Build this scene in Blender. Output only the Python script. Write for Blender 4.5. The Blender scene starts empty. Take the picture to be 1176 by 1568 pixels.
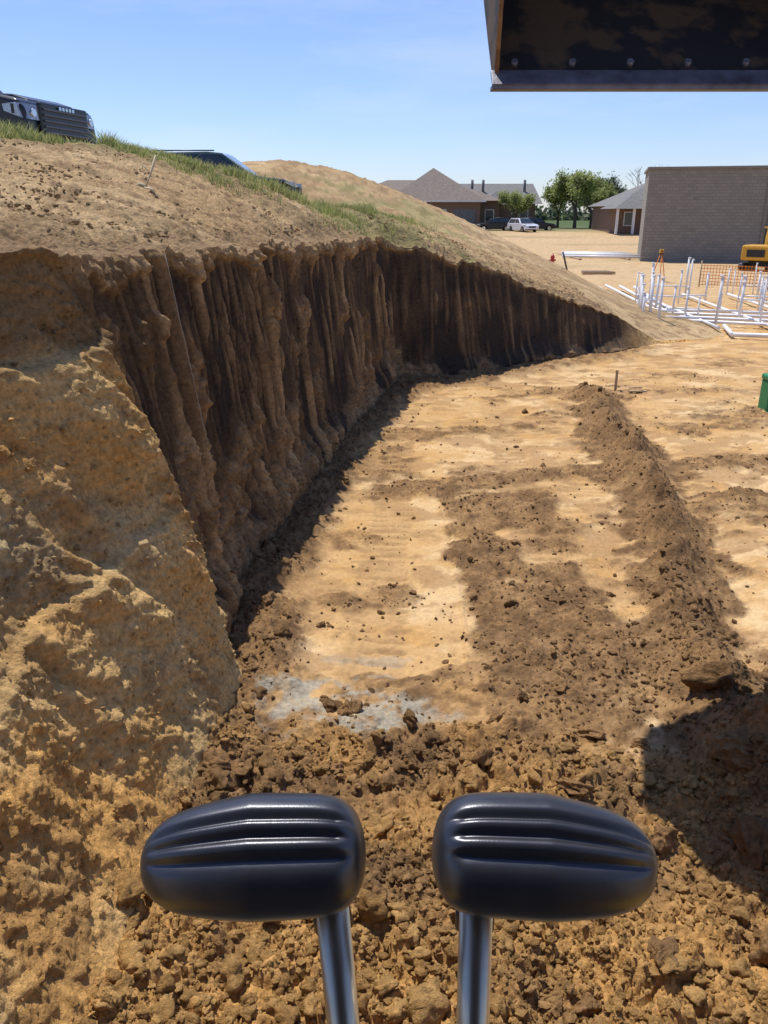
import bpy, bmesh, math, random
import numpy as np
from mathutils import Vector, Matrix
random.seed(7); rng=np.random.default_rng(11)
scene=bpy.context.scene
COL=scene.collection
# ------------------------------------------------------------------ noise
def _h(ix,iy,seed):
    ix=ix.astype(np.int64).astype(np.uint32); iy=iy.astype(np.int64).astype(np.uint32)
    h=(ix*np.uint32(374761393))^(iy*np.uint32(668265263))^np.uint32((seed*2246822519+12345)&0xffffffff)
    h=(h^(h>>np.uint32(13)))*np.uint32(1274126177)
    h=h^(h>>np.uint32(16)); h=h*np.uint32(2654435761); h=h^(h>>np.uint32(15))
    return (h&np.uint32(0xffffff)).astype(np.float64)/float(0xffffff)
def vn(x,y,seed=0):
    x=np.asarray(x,float); y=np.asarray(y,float); x,y=np.broadcast_arrays(x,y)
    c,s=math.cos(.5+seed),math.sin(.5+seed)
    x,y=x*c-y*s+seed*17.3,x*s+y*c-seed*9.1
    xi=np.floor(x); yi=np.floor(y); xf=x-xi; yf=y-yi
    u=xf*xf*xf*(xf*(xf*6-15)+10); v=yf*yf*yf*(yf*(yf*6-15)+10)
    a=_h(xi,yi,seed);b=_h(xi+1,yi,seed);c2=_h(xi,yi+1,seed);d=_h(xi+1,yi+1,seed)
    return ((a*(1-u)+b*u)*(1-v)+(c2*(1-u)+d*u)*v)*2-1
def vns(x,y,seed=0):
    x=np.asarray(x,float)+seed*17.3; y=np.asarray(y,float)-seed*9.1; x,y=np.broadcast_arrays(x,y)
    xi=np.floor(x); yi=np.floor(y); xf=x-xi; yf=y-yi
    u=xf*xf*(3-2*xf); v=yf*yf*(3-2*yf)
    a=_h(xi,yi,seed);b=_h(xi+1,yi,seed);c2=_h(xi,yi+1,seed);d=_h(xi+1,yi+1,seed)
    return ((a*(1-u)+b*u)*(1-v)+(c2*(1-u)+d*u)*v)*2-1
def fbm(x,y,o=4,seed=0,g=.5):
    r=0;a=1;t=0;f=1.
    for i in range(o):
        r=r+a*vn(x*f,y*f,seed+i); t+=a; a*=g; f*=2.03
    return r/t
def lumps(x,y,seed=0,rmin=.2,rmax=.75):
    x=x+.25*vn(x*2.3,y*2.3,seed+50)+.1*vn(x*6,y*6,seed+52); y=y+.25*vn(x*2.3,y*2.3,seed+51)+.1*vn(x*6,y*6,seed+53)
    xi=np.floor(x); yi=np.floor(y); out=np.zeros_like(x)
    for i in (-1,0,1):
        for j in (-1,0,1):
            cx=xi+i; cy=yi+j
            px=cx+_h(cx,cy,seed); py=cy+_h(cx,cy,seed+1); r=rmin+(rmax-rmin)*_h(cx,cy,seed+2)**2
            d2=(x-px)**2+(y-py)**2
            out=np.maximum(out,np.sqrt(np.maximum(0,r*r-d2)))
    return out
def sm(a,b,x):
    t=np.clip((x-a)/(b-a),0,1); return t*t*(3-2*t)
def mixc(A,B,m):
    return A*(1-m[...,None])+B*m[...,None]
def C(*a): return np.array(a,float)
# ------------------------------------------------------------------ materials
def nmat(name):
    m=bpy.data.materials.new(name); m.use_nodes=True
    return m,m.node_tree,m.node_tree.nodes["Principled BSDF"]
def mat(name,col,rough=.6,metal=0,var=.12,scale=6,bump=0,bscale=60,spec=.5,coat=0):
    m,nt,b=nmat(name); N=nt.nodes;L=nt.links
    tc=N.new("ShaderNodeTexCoord"); no=N.new("ShaderNodeTexNoise"); no.inputs["Scale"].default_value=scale; no.inputs["Detail"].default_value=6
    L.new(tc.outputs["Object"],no.inputs["Vector"])
    r=N.new("ShaderNodeValToRGB"); e=r.color_ramp.elements
    e[0].position=.3;e[1].position=.7
    e[0].color=tuple(max(0,c*(1-var)) for c in col)+(1,); e[1].color=tuple(min(1,c*(1+var)) for c in col)+(1,)
    L.new(no.outputs["Fac"],r.inputs["Fac"]); L.new(r.outputs["Color"],b.inputs["Base Color"])
    b.inputs["Roughness"].default_value=rough; b.inputs["Metallic"].default_value=metal
    b.inputs["Specular IOR Level"].default_value=spec; b.inputs["Coat Weight"].default_value=coat; b.inputs["Coat Roughness"].default_value=.05
    if bump:
        n2=N.new("ShaderNodeTexNoise"); n2.inputs["Scale"].default_value=bscale; n2.inputs["Detail"].default_value=5
        L.new(tc.outputs["Object"],n2.inputs["Vector"])
        bp=N.new("ShaderNodeBump"); bp.inputs["Strength"].default_value=bump; bp.inputs["Distance"].default_value=.01
        L.new(n2.outputs["Fac"],bp.inputs["Height"]); L.new(bp.outputs["Normal"],b.inputs["Normal"])
    return m
def dirtmat(name,b1=.7,dist=.02,sc=38):
    # attribute alpha = looseness: loose soil is rough, scraped clay is smooth
    m,nt,b=nmat(name); N=nt.nodes;L=nt.links
    at=N.new("ShaderNodeAttribute"); at.attribute_name="Col"
    tc=N.new("ShaderNodeTexCoord")
    n1=N.new("ShaderNodeTexNoise"); n1.inputs["Scale"].default_value=26; n1.inputs["Detail"].default_value=4; n1.inputs["Roughness"].default_value=.7
    L.new(tc.outputs["Object"],n1.inputs["Vector"])
    mr=N.new("ShaderNodeMapRange"); mr.inputs[1].default_value=.3; mr.inputs[2].default_value=.7
    lo=N.new("ShaderNodeMapRange"); lo.inputs[3].default_value=.80; lo.inputs[4].default_value=.58; L.new(at.outputs["Alpha"],lo.inputs[0]); L.new(lo.outputs[0],mr.inputs[3])
    hi=N.new("ShaderNodeMapRange"); hi.inputs[3].default_value=1.14; hi.inputs[4].default_value=1.34; L.new(at.outputs["Alpha"],hi.inputs[0]); L.new(hi.outputs[0],mr.inputs[4])
    L.new(n1.outputs["Fac"],mr.inputs[0])
    mu=N.new("ShaderNodeVectorMath"); mu.operation='SCALE'
    L.new(at.outputs["Color"],mu.inputs[0]); L.new(mr.outputs[0],mu.inputs["Scale"]); L.new(mu.outputs[0],b.inputs["Base Color"])
    b.inputs["Roughness"].default_value=.95; b.inputs["Specular IOR Level"].default_value=.12
    n2=N.new("ShaderNodeTexNoise"); n2.inputs["Scale"].default_value=sc; n2.inputs["Detail"].default_value=5; n2.inputs["Roughness"].default_value=.72
    L.new(tc.outputs["Object"],n2.inputs["Vector"])
    st=N.new("ShaderNodeMapRange"); st.inputs[3].default_value=b1*.4; st.inputs[4].default_value=b1; L.new(at.outputs["Alpha"],st.inputs[0])
    bp=N.new("ShaderNodeBump"); bp.inputs["Distance"].default_value=dist; L.new(st.outputs[0],bp.inputs["Strength"])
    L.new(n2.outputs["Fac"],bp.inputs["Height"]); L.new(bp.outputs["Normal"],b.inputs["Normal"])
    return m
M_dirt=dirtmat("soil",.9,.028); M_clod=dirtmat("soil_clods",1,.03,60)
# ------------------------------------------------------------------ mesh helpers
def npmesh(name,V,F,col=None,m=None,smooth=False,alpha=None):
    V=np.asarray(V,np.float32); F=np.asarray(F,np.int32); k=F.shape[1]
    me=bpy.data.meshes.new(name)
    me.vertices.add(len(V)); me.vertices.foreach_set("co",V.ravel())
    me.loops.add(F.size); me.loops.foreach_set("vertex_index",F.ravel())
    me.polygons.add(len(F)); me.polygons.foreach_set("loop_start",np.arange(0,F.size,k,dtype=np.int32)); 
    me.polygons.foreach_set("loop_total",np.full(len(F),k,np.int32))
    me.update(calc_edges=True)
    me.polygons.foreach_set("use_smooth",np.full(len(F),smooth))
    if col is not None:
        ca=me.color_attributes.new("Col",'FLOAT_COLOR','POINT')
        c4=np.ones((len(V),4),np.float32); c4[:,:3]=np.clip(col,0,1)
        if alpha is not None: c4[:,3]=np.clip(alpha,0,1)
        ca.data.foreach_set("color",c4.ravel())
    ob=bpy.data.objects.new(name,me); COL.objects.link(ob)
    if m: me.materials.append(m)
    return ob
def gridfaces(nr,nc):
    i=np.arange(nr-1)[:,None]*nc+np.arange(nc-1)[None,:]
    return np.stack([i,i+1,i+nc+1,i+nc],-1).reshape(-1,4)
def empty(name,loc=(0,0,0),rz=0):
    e=bpy.data.objects.new(name,None); COL.objects.link(e); e.location=loc; e.rotation_euler=(0,0,rz); return e
def pymesh(name,verts,faces,m,parent=None,bevel=0,smooth=False,seg=2):
    me=bpy.data.meshes.new(name); me.from_pydata([tuple(v) for v in verts],[],faces); 
    bm=bmesh.new(); bm.from_mesh(me); bmesh.ops.recalc_face_normals(bm,faces=bm.faces); bm.to_mesh(me); bm.free()
    ob=bpy.data.objects.new(name,me); COL.objects.link(ob); me.materials.append(m)
    if parent: ob.parent=parent
    if bevel:
        b=ob.modifiers.new("b",'BEVEL'); b.width=bevel; b.segments=seg; b.limit_method='ANGLE'; b.angle_limit=.5
    if smooth:
        for p in me.polygons: p.use_smooth=True
    return ob
def box(name,a,b,m,parent=None,bevel=0):
    x0,y0,z0=a;x1,y1,z1=b
    v=[(x0,y0,z0),(x1,y0,z0),(x1,y1,z0),(x0,y1,z0),(x0,y0,z1),(x1,y0,z1),(x1,y1,z1),(x0,y1,z1)]
    return pymesh(name,v,[(0,3,2,1),(4,5,6,7),(0,1,5,4),(1,2,6,5),(2,3,7,6),(3,0,4,7)],m,parent,bevel)
def prism(name,prof,y0,y1,m,parent=None,bevel=0,inset=0):
    n=len(prof)
    v=[(x,y0,z) for x,z in prof]+[(x,y1,z) for x,z in prof]
    f=[tuple(range(n)),tuple(range(2*n-1,n-1,-1))]+[(i,(i+1)%n,(i+1)%n+n,i+n) for i in range(n)]
    return pymesh(name,v,f,m,parent,bevel,seg=3)
def tube(name,pts,r,m,parent=None,n=10,radii=None):
    V=[];F=[];pts=[Vector(p) for p in pts]
    for i,p in enumerate(pts):
        d=(pts[min(i+1,len(pts)-1)]-pts[max(i-1,0)]).normalized()
        a=d.cross(Vector((0,0,1)) if abs(d.z)<.9 else Vector((1,0,0))).normalized(); b=d.cross(a)
        rr=radii[i] if radii else r
        for k in range(n):
            t=2*math.pi*k/n; V.append(p+a*math.cos(t)*rr+b*math.sin(t)*rr)
    for i in range(len(pts)-1):
        for k in range(n):
            F.append((i*n+k,i*n+(k+1)%n,(i+1)*n+(k+1)%n,(i+1)*n+k))
    F.append(tuple(range(n))); F.append(tuple(range(len(V)-1,len(V)-n-1,-1)))
    o=pymesh(name,V,F,m,parent)
    for p in o.data.polygons: p.use_smooth=len(p.vertices)==4
    return o
def joinlist(name,obs,parent=None):
    bpy.ops.object.select_all(action='DESELECT')
    for o in obs: o.select_set(True)
    bpy.context.view_layer.objects.active=obs[0]; bpy.ops.object.join(); obs[0].name=name
    if parent: obs[0].parent=parent
    return obs[0]
# ------------------------------------------------------------------ ground
def gfar(x,y):
    return 1.2*sm(60,110,y)+0*x
ridgeP=np.array([(3.9,15.2),(3.8,14.2),(3.48,11),(3.1,8.2),(2.69,6.55),(2.34,5.4),(2.3,4.5),(2.5,3.4)])
def dpoly(x,y,P):
    d=np.full(np.shape(x),1e9)
    for a,b in zip(P[:-1],P[1:]):
        ab=b-a; t=np.clip(((x-a[0])*ab[0]+(y-a[1])*ab[1])/(ab@ab),0,1)
        d=np.minimum(d,np.hypot(x-a[0]-t*ab[0],y-a[1]-t*ab[1]))
    return d
toeY=np.array([0,2.4,3.4,4.7,5.6,6.5,8,11,14,15.5]);toeX=np.array([-1.05,-1.05,-1.2,-.95,-1.0,-.98,-.82,-.42,.15,.5])
backX=np.array([-1,.4,2.3,3.95,5.76,7.1,9]);backY=np.array([15.2,15.3,16.3,17.8,19.1,20.6,22])
def masks(x,y):
    w=.25*fbm(x*1.1,y*1.1,3,21); w2=.12*fbm(x*4,y*4,4,25)
    dr=dpoly(x+.6*w,y+.6*w,ridgeP)
    ridge=np.exp(-(dr/.25)**2)*sm(15.8,14.6,y)
    trough=np.exp(-(dpoly(x-.48+.6*w,y+.6*w,ridgeP)/.2)**2)*sm(15,14,y)*sm(4.5,5.5,y)
    rid2=np.exp(-((y-14.9-.06*(x-4)+.5*w)/.22)**2)*sm(3.6,4.2,x)*sm(9,5.5,x)*.6
    rid3=np.exp(-((y-8.9-.1*(x-4)+w)/.2)**2)*sm(3.3,3.6,x)*.9
    fg=sm(4.75,4.1,y+.9*w+w2+.15*(x-.3))
    toe=sm(.38,.02,(x-np.interp(y,toeY,toeX))+w*.8+w2)*(y<15.6)
    toe=np.maximum(toe,sm(.7,.1,(np.interp(x,backX,backY)-y)+w)*sm(7.5,6,x)*(y>13))
    n4=fbm(x*3.2,y*3.2,4,27)
    sw=sm(.62,.78,x+w*.5+w2)*sm(2.05,1.7,x+1.6*w+w2-.05*(y-6))*sm(9.6,8.8,y+w)
    sw=sw*sm(-.5,-.2,fbm(x*1.2,y*1.2,3,22)+.3*sm(7.8,5.8,y)+.25*n4)
    band=sm(.52,.18,np.abs(y-9.25-.25*x+w+w2))*sm(-.5,.1,x)*sm(-.6,-.1,n4+.2)
    band=np.maximum(band,.85*sm(.40,.12,np.abs(y-11.9-.1*x+1.4*w+w2))*sm(-.3,.1,x)*sm(3.2,2.2,x)*sm(-.5,.0,n4))
    up=sm(.10,.34,fbm(x*.75,y*1.3,4,31)+.18*n4)*sm(9,10,y)*sm(15,13,y)*.8
    mott=sm(.20,.42,fbm(x*.9+3,y*1.4,5,35)+.15*n4)
    rside=sm(2.6,3,x)*sm(.15,.38,fbm(x*.8,y*1.3,4,41)+.2*n4)
    shoulder=sm(.66,.38,dr+w2*1.5+.3*fbm(x*3,y*3,3,77))*sm(15.8,14.6,y)*.8
    loose=np.clip(np.maximum.reduce([ridge*1.4,rid2,rid3,fg,toe,sw*.75,band*.74,up*.64,mott*.5,rside*.56,shoulder]),0,1)
    loose=np.where(y>16,loose*sm(26,16,y)*.7+.15*mott,loose)
    # two crawler-track paths along the trench
    trk=np.maximum(sm(.26,.20,np.abs(x-(-.12)-.06*(y-5)+.3*w)),sm(.26,.20,np.abs(x-1.42-.06*(y-5)+.3*w)))*sm(4.6,5.2,y)*sm(14.5,13,y)
    return dict(ridge=np.maximum(ridge,.5*rid3),fg=fg,toe=toe,sw=sw,loose=loose,band=band,dr=dr,trk=trk,trough=trough)
def floorz(x,y,full=True):
    m=masks(x,y); lo=m['loose']
    z=.035*fbm(x*.5,y*.5,3,3)+.02*fbm(x*1.7,y*1.7,3,4)
    z=z+.28*m['ridge']*(.7+.7*fbm(x*2,y*2,2,61))+.07*m['toe']-.07*m['trough']
    z=z+lo*(.05*fbm(x*3,y*3,4,5)+.015)
    z=z+.24*sm(1.7,2.6,x)*sm(5.0,3.8,y)*(.8+.6*fbm(x*1.6,y*1.6,3,66))
    z=z+m['fg']*.12*fbm(x*1.8,y*1.8,3,68)
    g=np.where(y<30,1,0)
    L1=lumps(x*7.5,y*7.5,80); L2=lumps(x*15,y*15,84); L3=lumps(x*32,y*32,88,.2,.7)
    dens=sm(-.15,.25,fbm(x*1.7,y*1.7,3,90)+.7*lo-.25)
    rid=(.5-np.abs(fbm(x*9,y*9,4,91,.6)))
    z=z+g*lo*(.10*L1*dens*m['fg']+.04*L1*(1-m['fg'])*dens+.045*L2+.024*L3+.025*rid+.008*fbm(x*40,y*40,2,92))
    z=z+g*(1-lo)*(.014*L2*sm(.0,.3,fbm(x*2,y*2,3,93))+.005*L3*sm(-.1,.3,fbm(x*4,y*4,2,94)))
    fl=sm(.02,.10,fbm(x*3.2,y*4,5,96))*(1-lo)*g
    z=z+.011*fl
    yy=y+.05*x+.03*fbm(x*1.5,y*1.5,2,95)
    cl=np.abs(((yy/.165)%1)-.5)*2
    cl=sm(.60,.88,cl)*np.maximum(sm(-.10,.2,fbm(x*3.5,y*1.8,3,97))*sm(-.2,.1,fbm(x*.8,y*.5,2,98)+.1)*.8,m['trk']*sm(-.45,-.1,fbm(x*5,y*3,3,99)))*(1-.6*lo)*sm(20,16,y)
    z=z-cl*.016-.012*m['trk']*(1-lo*.5)
    e=0
    for (xe,a,b_) in ((.66,5.0,8.9),(1.75,5.3,9.0)):
        e=e+sm(.025,0,np.abs(x-xe-.03*(y-6)-.02*vn(y*2,y*0,int(a*10))))*.02*sm(b_,b_-.3,y)*sm(a,a+.3,y)
    e=e+.035*sm(.05,0,np.abs(y-9.0-.02*x))*sm(-.6,-.4,x)*sm(.2,.0,x)
    return z+e*(1-lo*.7),m,cl,dens,L1,L2
def floorcol(x,y,m,cl,L1,L2):
    light=C(.54,.345,.155); pale=C(.63,.445,.235); orange=C(.49,.28,.10); brown=C(.28,.165,.075); dk=C(.18,.105,.05)
    n=fbm(x*1.3,y*1.3,5,101); n2=fbm(x*7,y*7,4,103)
    c=mixc(light,pale,sm(-.15,.4,n+.3*n2)*np.ones_like(x)); c=mixc(c,np.broadcast_to(orange,c.shape),.65*sm(.0,.4,fbm(x*2.2,y*2.8,5,105)))
    c=mixc(c,np.broadcast_to(C(.37,.225,.105),c.shape),.7*sm(.0,.2,fbm(x*3.2,y*4.5,5,109)))
    c=mixc(c,np.broadcast_to(C(.40,.25,.12),c.shape),.35*m['trk'])
    lb=mixc(brown,dk,sm(-.2,.4,n2))
    lb=mixc(lb,np.broadcast_to(C(.54,.305,.105),lb.shape),np.clip(.9*sm(3.4,1.8,y)+.65*m['fg']*sm(-.4,.15,fbm(x*2,y*2,3,107)),0,1))
    lo=np.clip(sm(.05,.8,m['loose']+.4*n2*(m['loose']>.1)),0,1)
    c=mixc(c,lb,lo*.96)
    c=mixc(c,np.broadcast_to(C(.31,.19,.085),c.shape),cl*.55*(1-lo))
    gx=(x+.3)/.75; gy=(y-4.72)/.30
    g=sm(1.15,.75,np.hypot(gx,gy)+.8*fbm(x*5,y*5,4,111))*(1-.3*sm(.1,.3,L1))
    g=np.maximum(g,.5*sm(.8,.4,np.hypot((x+.1)/.5,(y-5.35)/.12)+.7*fbm(x*4,y*4,3,112)))
    c=mixc(c,np.broadcast_to(C(.37,.35,.285),c.shape),g*.8*sm(-.25,.1,fbm(x*9,y*9,3,113)+.05))
    f=sm(24,45,y); c=mixc(c,np.broadcast_to(C(.50,.365,.21),c.shape)*(1+.35*n2[...,None]),f*.8)
    c=mixc(c,np.broadcast_to(C(.30,.24,.13),c.shape),.5*f*sm(.05,.3,fbm(x*.12,y*.3,4,115)))
    far=sm(95,112,y); c=mixc(c,np.broadcast_to(C(.10,.13,.05),c.shape),far)
    return c
def build_floor():
    nr,nc=1150,760
    Y=1.2*np.exp(np.linspace(0,math.log(135/1.2),nr)); U=np.linspace(-1,1,nc)
    Yg=Y[:,None]*np.ones(nc); Xg=U[None,:]*(1.9+.66*Yg)+.4
    z,m,cl,dens,L1,L2=floorz(Xg,Yg)
    fade=sm(60,30,Yg); z=z*fade+gfar(Xg,Yg)+.03*(1-fade)
    c=floorcol(Xg,Yg,m,cl,L1,L2)
    V=np.stack([Xg,Yg,z],-1).reshape(-1,3)
    npmesh("excavation_floor",V,gridfaces(nr,nc),c.reshape(-1,3),M_dirt,True,alpha=np.clip(m['loose']*1.2,0,1).reshape(-1))
build_floor()
def build_far():
    n=260
    s=np.linspace(-1,1,n); q=np.sign(s)*(np.abs(s)**3)*2500
    X,Y=np.meshgrid(q,q+60)
    z=gfar(X,Y)-.22
    c=np.ones(X.shape+(3,))*C(.50,.36,.21)
    n2=fbm(X*.05,Y*.05,4,5)
    gm=sm(100,120,np.hypot(X*.6,Y)+10*n2); c=mixc(c,np.broadcast_to(C(.085,.12,.045),c.shape),gm)
    npmesh("ground",np.stack([X,Y,z],-1).reshape(-1,3),gridfaces(n,n),c.reshape(-1,3),M_dirt,True)
build_far()
# ------------------------------------------------------------------ hill / wall
CP=np.array([(-3.2,0,3.0),(-3.1,2.4,3.0),(-2.45,4.2,3),(-1.9,5.2,2.97),(-1.8,6.5,2.92),(-1.55,8,2.88),(-1.1,11,2.8),(-.45,14,2.76),(-.1,15.7,2.74),(.6,16.3,2.6),(1.75,17,2.27),(3.9,18.8,1.46),(5.6,19.9,.89),(7.1,20.9,.05),(9,22,0),(12,25,0),
(-3.2,7,3.3),(-4,9,3.65),(-2.6,9.5,3.38),(-1.8,12,3.3),(-6,7,3.5),(-8,5,3.5),
(-4.82,11,4.04),(-3.85,11.5,3.98),(-3.05,12,3.84),(-1.92,13.5,3.6),(-.37,17,3.2),(.8,20,2.9),(2.7,20,2.1),(4.35,21,1.58),(5.45,22,1.15),(6.4,22,.65),
(-5.5,14,3.8),(-5.5,16,3.78),(-9,15,3.8),(-8,12,4.05),(-5,24,3.1),(-2.5,24,3.05),(-1.5,18,3.15),(-9,24,3.1),(-3,17,3.35),
(.25,26,3.2),(1.8,26,2.75),(4,26,2.0),(6.5,27,1.1),(8,27,.5),
(-5,32,4.9),(-3.6,32,4.95),(-1.64,32,4.62),(.78,32,3.78),(2.76,32,2.97),(4,30,2.4),(5.75,28,1.6),(-9,32,4.6),(-14,32,4.3),
(-5,42,3),(0,42,2),(4,40,1),(-15,45,2.5),(-20,20,3.5),(-20,8,3.5),(-15,0,3.4),(9.5,30,.05),(8,40,.1),(0,60,.2),(-15,70,.3),(-30,60,.5),(-30,30,3),(12,40,0)],float)
def tps(r): return np.where(r>1e-9,r*r*np.log(np.maximum(r,1e-9)),0)
n=len(CP); K=tps(np.hypot(CP[:,None,0]-CP[None,:,0],CP[:,None,1]-CP[None,:,1]))+np.eye(n)*.05
Pm=np.c_[np.ones(n),CP[:,:2]]; A=np.zeros((n+3,n+3)); A[:n,:n]=K;A[:n,n:]=Pm;A[n:,:n]=Pm.T
W=np.linalg.solve(A,np.r_[CP[:,2],0,0,0])
def hillz(x,y):
    r=W[n]+W[n+1]*x+W[n+2]*y
    for i in range(n): r=r+W[i]*tps(np.hypot(x-CP[i,0],y-CP[i,1]))
    r=np.clip(r,-.1,5.1)
    f=np.maximum.reduce([sm(-30,-60,x),sm(42,62,y),sm(8.5,12.5,x)])
    return r*(1-f)+(gfar(x,y)-.3)*f
KEY=np.array([ # bx,by,tx,ty,tz,ox,oy,wallmask
(-1.05,-.8,-3.3,-1.0,3.0,-1,-.35,0),(-1.05,1.0,-3.25,.9,3.0,-1,-.2,0),(-1.05,2.4,-3.1,2.4,3.0,-1,-.1,0),(-1.15,3.4,-2.9,3.4,3.0,-1,-.05,0),
(-1.0,4.2,-2.45,4.2,3,-1,0,0),(-.98,4.7,-2.0,4.75,3,-1,0,0),(-.98,5.0,-1.82,5.02,2.98,-1,0,0),(-1.34,5.2,-2.0,5.3,2.95,-1,0,1),(-1.42,6.5,-1.80,6.5,2.92,-1,0,1),
(-1.22,8,-1.55,8,2.88,-1,.03,1),(-.77,11,-1.1,11,2.8,-1,.1,1),(-.2,14,-.45,14,2.76,-1,.25,1),(.10,15.7,-.08,15.8,2.76,-.9,.4,1),(.28,15.95,.12,16.3,2.62,-.6,.8,1),
(.9,16.05,.85,16.45,2.48,-.35,.94,1),(2.3,16.95,1.9,17.15,2.22,-.3,.95,1),(3.95,18.4,3.9,18.85,1.46,-.25,.97,1),(5.76,19.5,5.6,19.95,.89,-.2,.98,1),(7.1,20.7,7.1,21.0,.08,-.1,1,0),(9,22,9,22.2,.0,0,1,0),(12.5,25,12.5,25.2,-.1,.1,1,0)])
def build_bank():
    seg=np.hypot(np.diff(KEY[:,0]),np.diff(KEY[:,1])); S=np.r_[0,np.cumsum(seg)]
    ss=np.linspace(0,S[-1],6000); K=np.stack([np.interp(ss,S,KEY[:,i]) for i in range(8)],1)
    ker=np.exp(-np.linspace(-2.5,2.5,41)**2/2); ker/=ker.sum()
    Kp=np.pad(K,((20,20),(0,0)),mode='edge'); K=np.stack([np.convolve(Kp[:,i],ker,'valid') for i in range(8)],1)
    dist=np.hypot(K[:,0],K[:,1])+1.2; dens=1/(.0030*dist); cum=np.r_[0,np.cumsum((dens[1:]+dens[:-1])/2*np.diff(ss))]
    nc=int(cum[-1]); si=np.interp(np.linspace(0,cum[-1],nc),cum,ss)
    K=np.stack([np.interp(si,ss,K[:,i]) for i in range(8)],1)
    O=K[:,5:7]/np.linalg.norm(K[:,5:7],axis=1)[:,None]; wm=K[:,7]; tz=K[:,4]
    bk=sm(.45,.85,O[:,1])[None,:]
    nw=300; w=np.linspace(0,1,nw)
    s=si[None,:]*np.ones((nw,1)); ww=w[:,None]*np.ones((1,nc))
    tzz=tz[None,:]; z=-.12+ww*(tzz+.12)
    zr=np.clip(z/np.maximum(tzz,.1),0,1)
    prof=zr
    X=K[None,:,0]*(1-prof)+K[None,:,2]*prof; Yc=K[None,:,1]*(1-prof)+K[None,:,3]*prof
    hs=sm(.2,1.2,tzz)
    tal=.42*np.clip(1-z/(.50+.4*fbm(s*.9,0*s,3,7)),0,1.3)**1.5*wm*hs
    sw=s+.05*fbm(s*1.2,z*.8,2,13)
    def flute(q,zz,f,sd):
        u=q*f+.35*vns(q*f*.37,zz*.25,sd); t=np.abs((u%1)-.5)*2; id_=np.floor(u+.5)
        h=_h(id_,np.floor(id_*0),sd+1)
        return (t**3)*(.45+.9*h),h
    f1,h1=flute(sw,z,3.1,201); f2,h2=flute(sw+.7,z,7.3,206)
    brk=sm(-.35,.25,vns(s*3.1,z*1.3,208)+.3*vns(s*9,z*3,210))
    g=f1*.9*brk+f2*.5
    c3=vns(sw*27,z*.8,204)
    patch=fbm(s*1.6,z*1.4,4,205)
    crumb=sm(.20,.38,patch-.16+.30*g+.85*sm(.91,1.0,zr)+.75*sm(.28,.0,zr)-.15*bk)
    dW=(.11*g+.045*vns(sw*1.7,z*.25,207)+.014*c3+.010*vns(sw*45,z*2.0,209))*(1-.45*bk)
    Ls=lumps(s*9,z*9,211); Lf=lumps(s*22,z*22,215)
    rd=.5-np.abs(fbm(s*8,z*8,4,216,.6))
    dW=dW+crumb*(.04*fbm(s*7,z*7,4,217)+.025*Ls+.03*Lf+.05*rd+.02)+.006*fbm(s*30,z*30,3,219)
    q=s+z*.55
    str1=vns(q*4.2+.25*vn(s*3,z*3,301),z*1.1,302); str2=vns(q*10+.3*vn(s*5,z*5,303),z*2.6,304)
    scr=vns((s-z*.25)*.9+.2*vn(s*2,z*2,307),(z+s*.18)*26,305)*sm(-.2,.3,fbm(s*1.4,z*1.4,3,306))
    lmask=sm(-.1,.3,fbm(s*1.8,z*1.8,3,229))
    dB=.09*fbm(s*1.0,z*1.0,3,221)+.05*(.5-np.abs(fbm(s*2.8+z*.9,z*2.4,5,223,.6)))+.04*(.5-np.abs(fbm(s*7+z*2,z*6,5,225,.65)))+.03*str1+.028*str2+.008*scr+.022*lumps(s*7,z*7,226)*lmask+.030*lumps(s*14,z*14,227,.15,.7)*lmask+.026*Lf*sm(-.2,.3,fbm(s*3,z*3,3,228))+.012*lumps(s*42,z*42,233,.2,.7)+.028*fbm(s*14,z*14,4,230,.65)
    st=sm(.0,.04,z-(1.1+.35*fbm(s*.9,0*s,3,240)))*.06+sm(0,.04,z-(2.5+.25*fbm(s*1.3,0*s,3,241)))*.12
    dB=dB-st-.02
    wmm=wm[None,:]; D=dW*wmm*hs+dB*(1-wmm)*hs+tal
    edge=sm(0,.15,zr); D=D*(.3+.7*edge)
    D=D*(1-.35*sm(.97,1,zr))
    X=X-O[None,:,0]*D; Yc=Yc-O[None,:,1]*D
    z=z+hs*.03*fbm(s*5,ww*9,3,231)*sm(.03,.2,ww)
    topj=hs*(.09*fbm(s*2.4,0*s,4,233)+.05*fbm(s*12,0*s,2,234))*sm(.75,1,ww); z=z+topj
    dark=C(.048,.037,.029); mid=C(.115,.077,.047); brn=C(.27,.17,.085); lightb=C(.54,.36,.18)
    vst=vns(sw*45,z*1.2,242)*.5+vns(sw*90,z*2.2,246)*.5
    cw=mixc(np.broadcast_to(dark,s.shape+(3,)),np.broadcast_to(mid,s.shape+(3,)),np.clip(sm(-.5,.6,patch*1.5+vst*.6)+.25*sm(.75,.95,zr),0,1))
    rid=sm(.25,.60,g+.18*c3+.15*vst)*(1-.5*bk)  # brown ridges; light-dark contrast painted up as relief the shaded wall lacks
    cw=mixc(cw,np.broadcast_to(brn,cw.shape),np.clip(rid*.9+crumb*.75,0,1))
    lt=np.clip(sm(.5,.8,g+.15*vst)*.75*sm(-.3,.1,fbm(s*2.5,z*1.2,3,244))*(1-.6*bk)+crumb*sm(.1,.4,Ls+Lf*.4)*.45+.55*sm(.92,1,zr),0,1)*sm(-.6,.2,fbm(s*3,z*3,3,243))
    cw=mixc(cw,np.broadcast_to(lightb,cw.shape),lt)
    orange=C(.66,.365,.115); tan=C(.68,.45,.19); grey=C(.50,.42,.24); bd=C(.30,.17,.07)
    nb=fbm(s*1.2,z*1.2,4,245)
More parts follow.
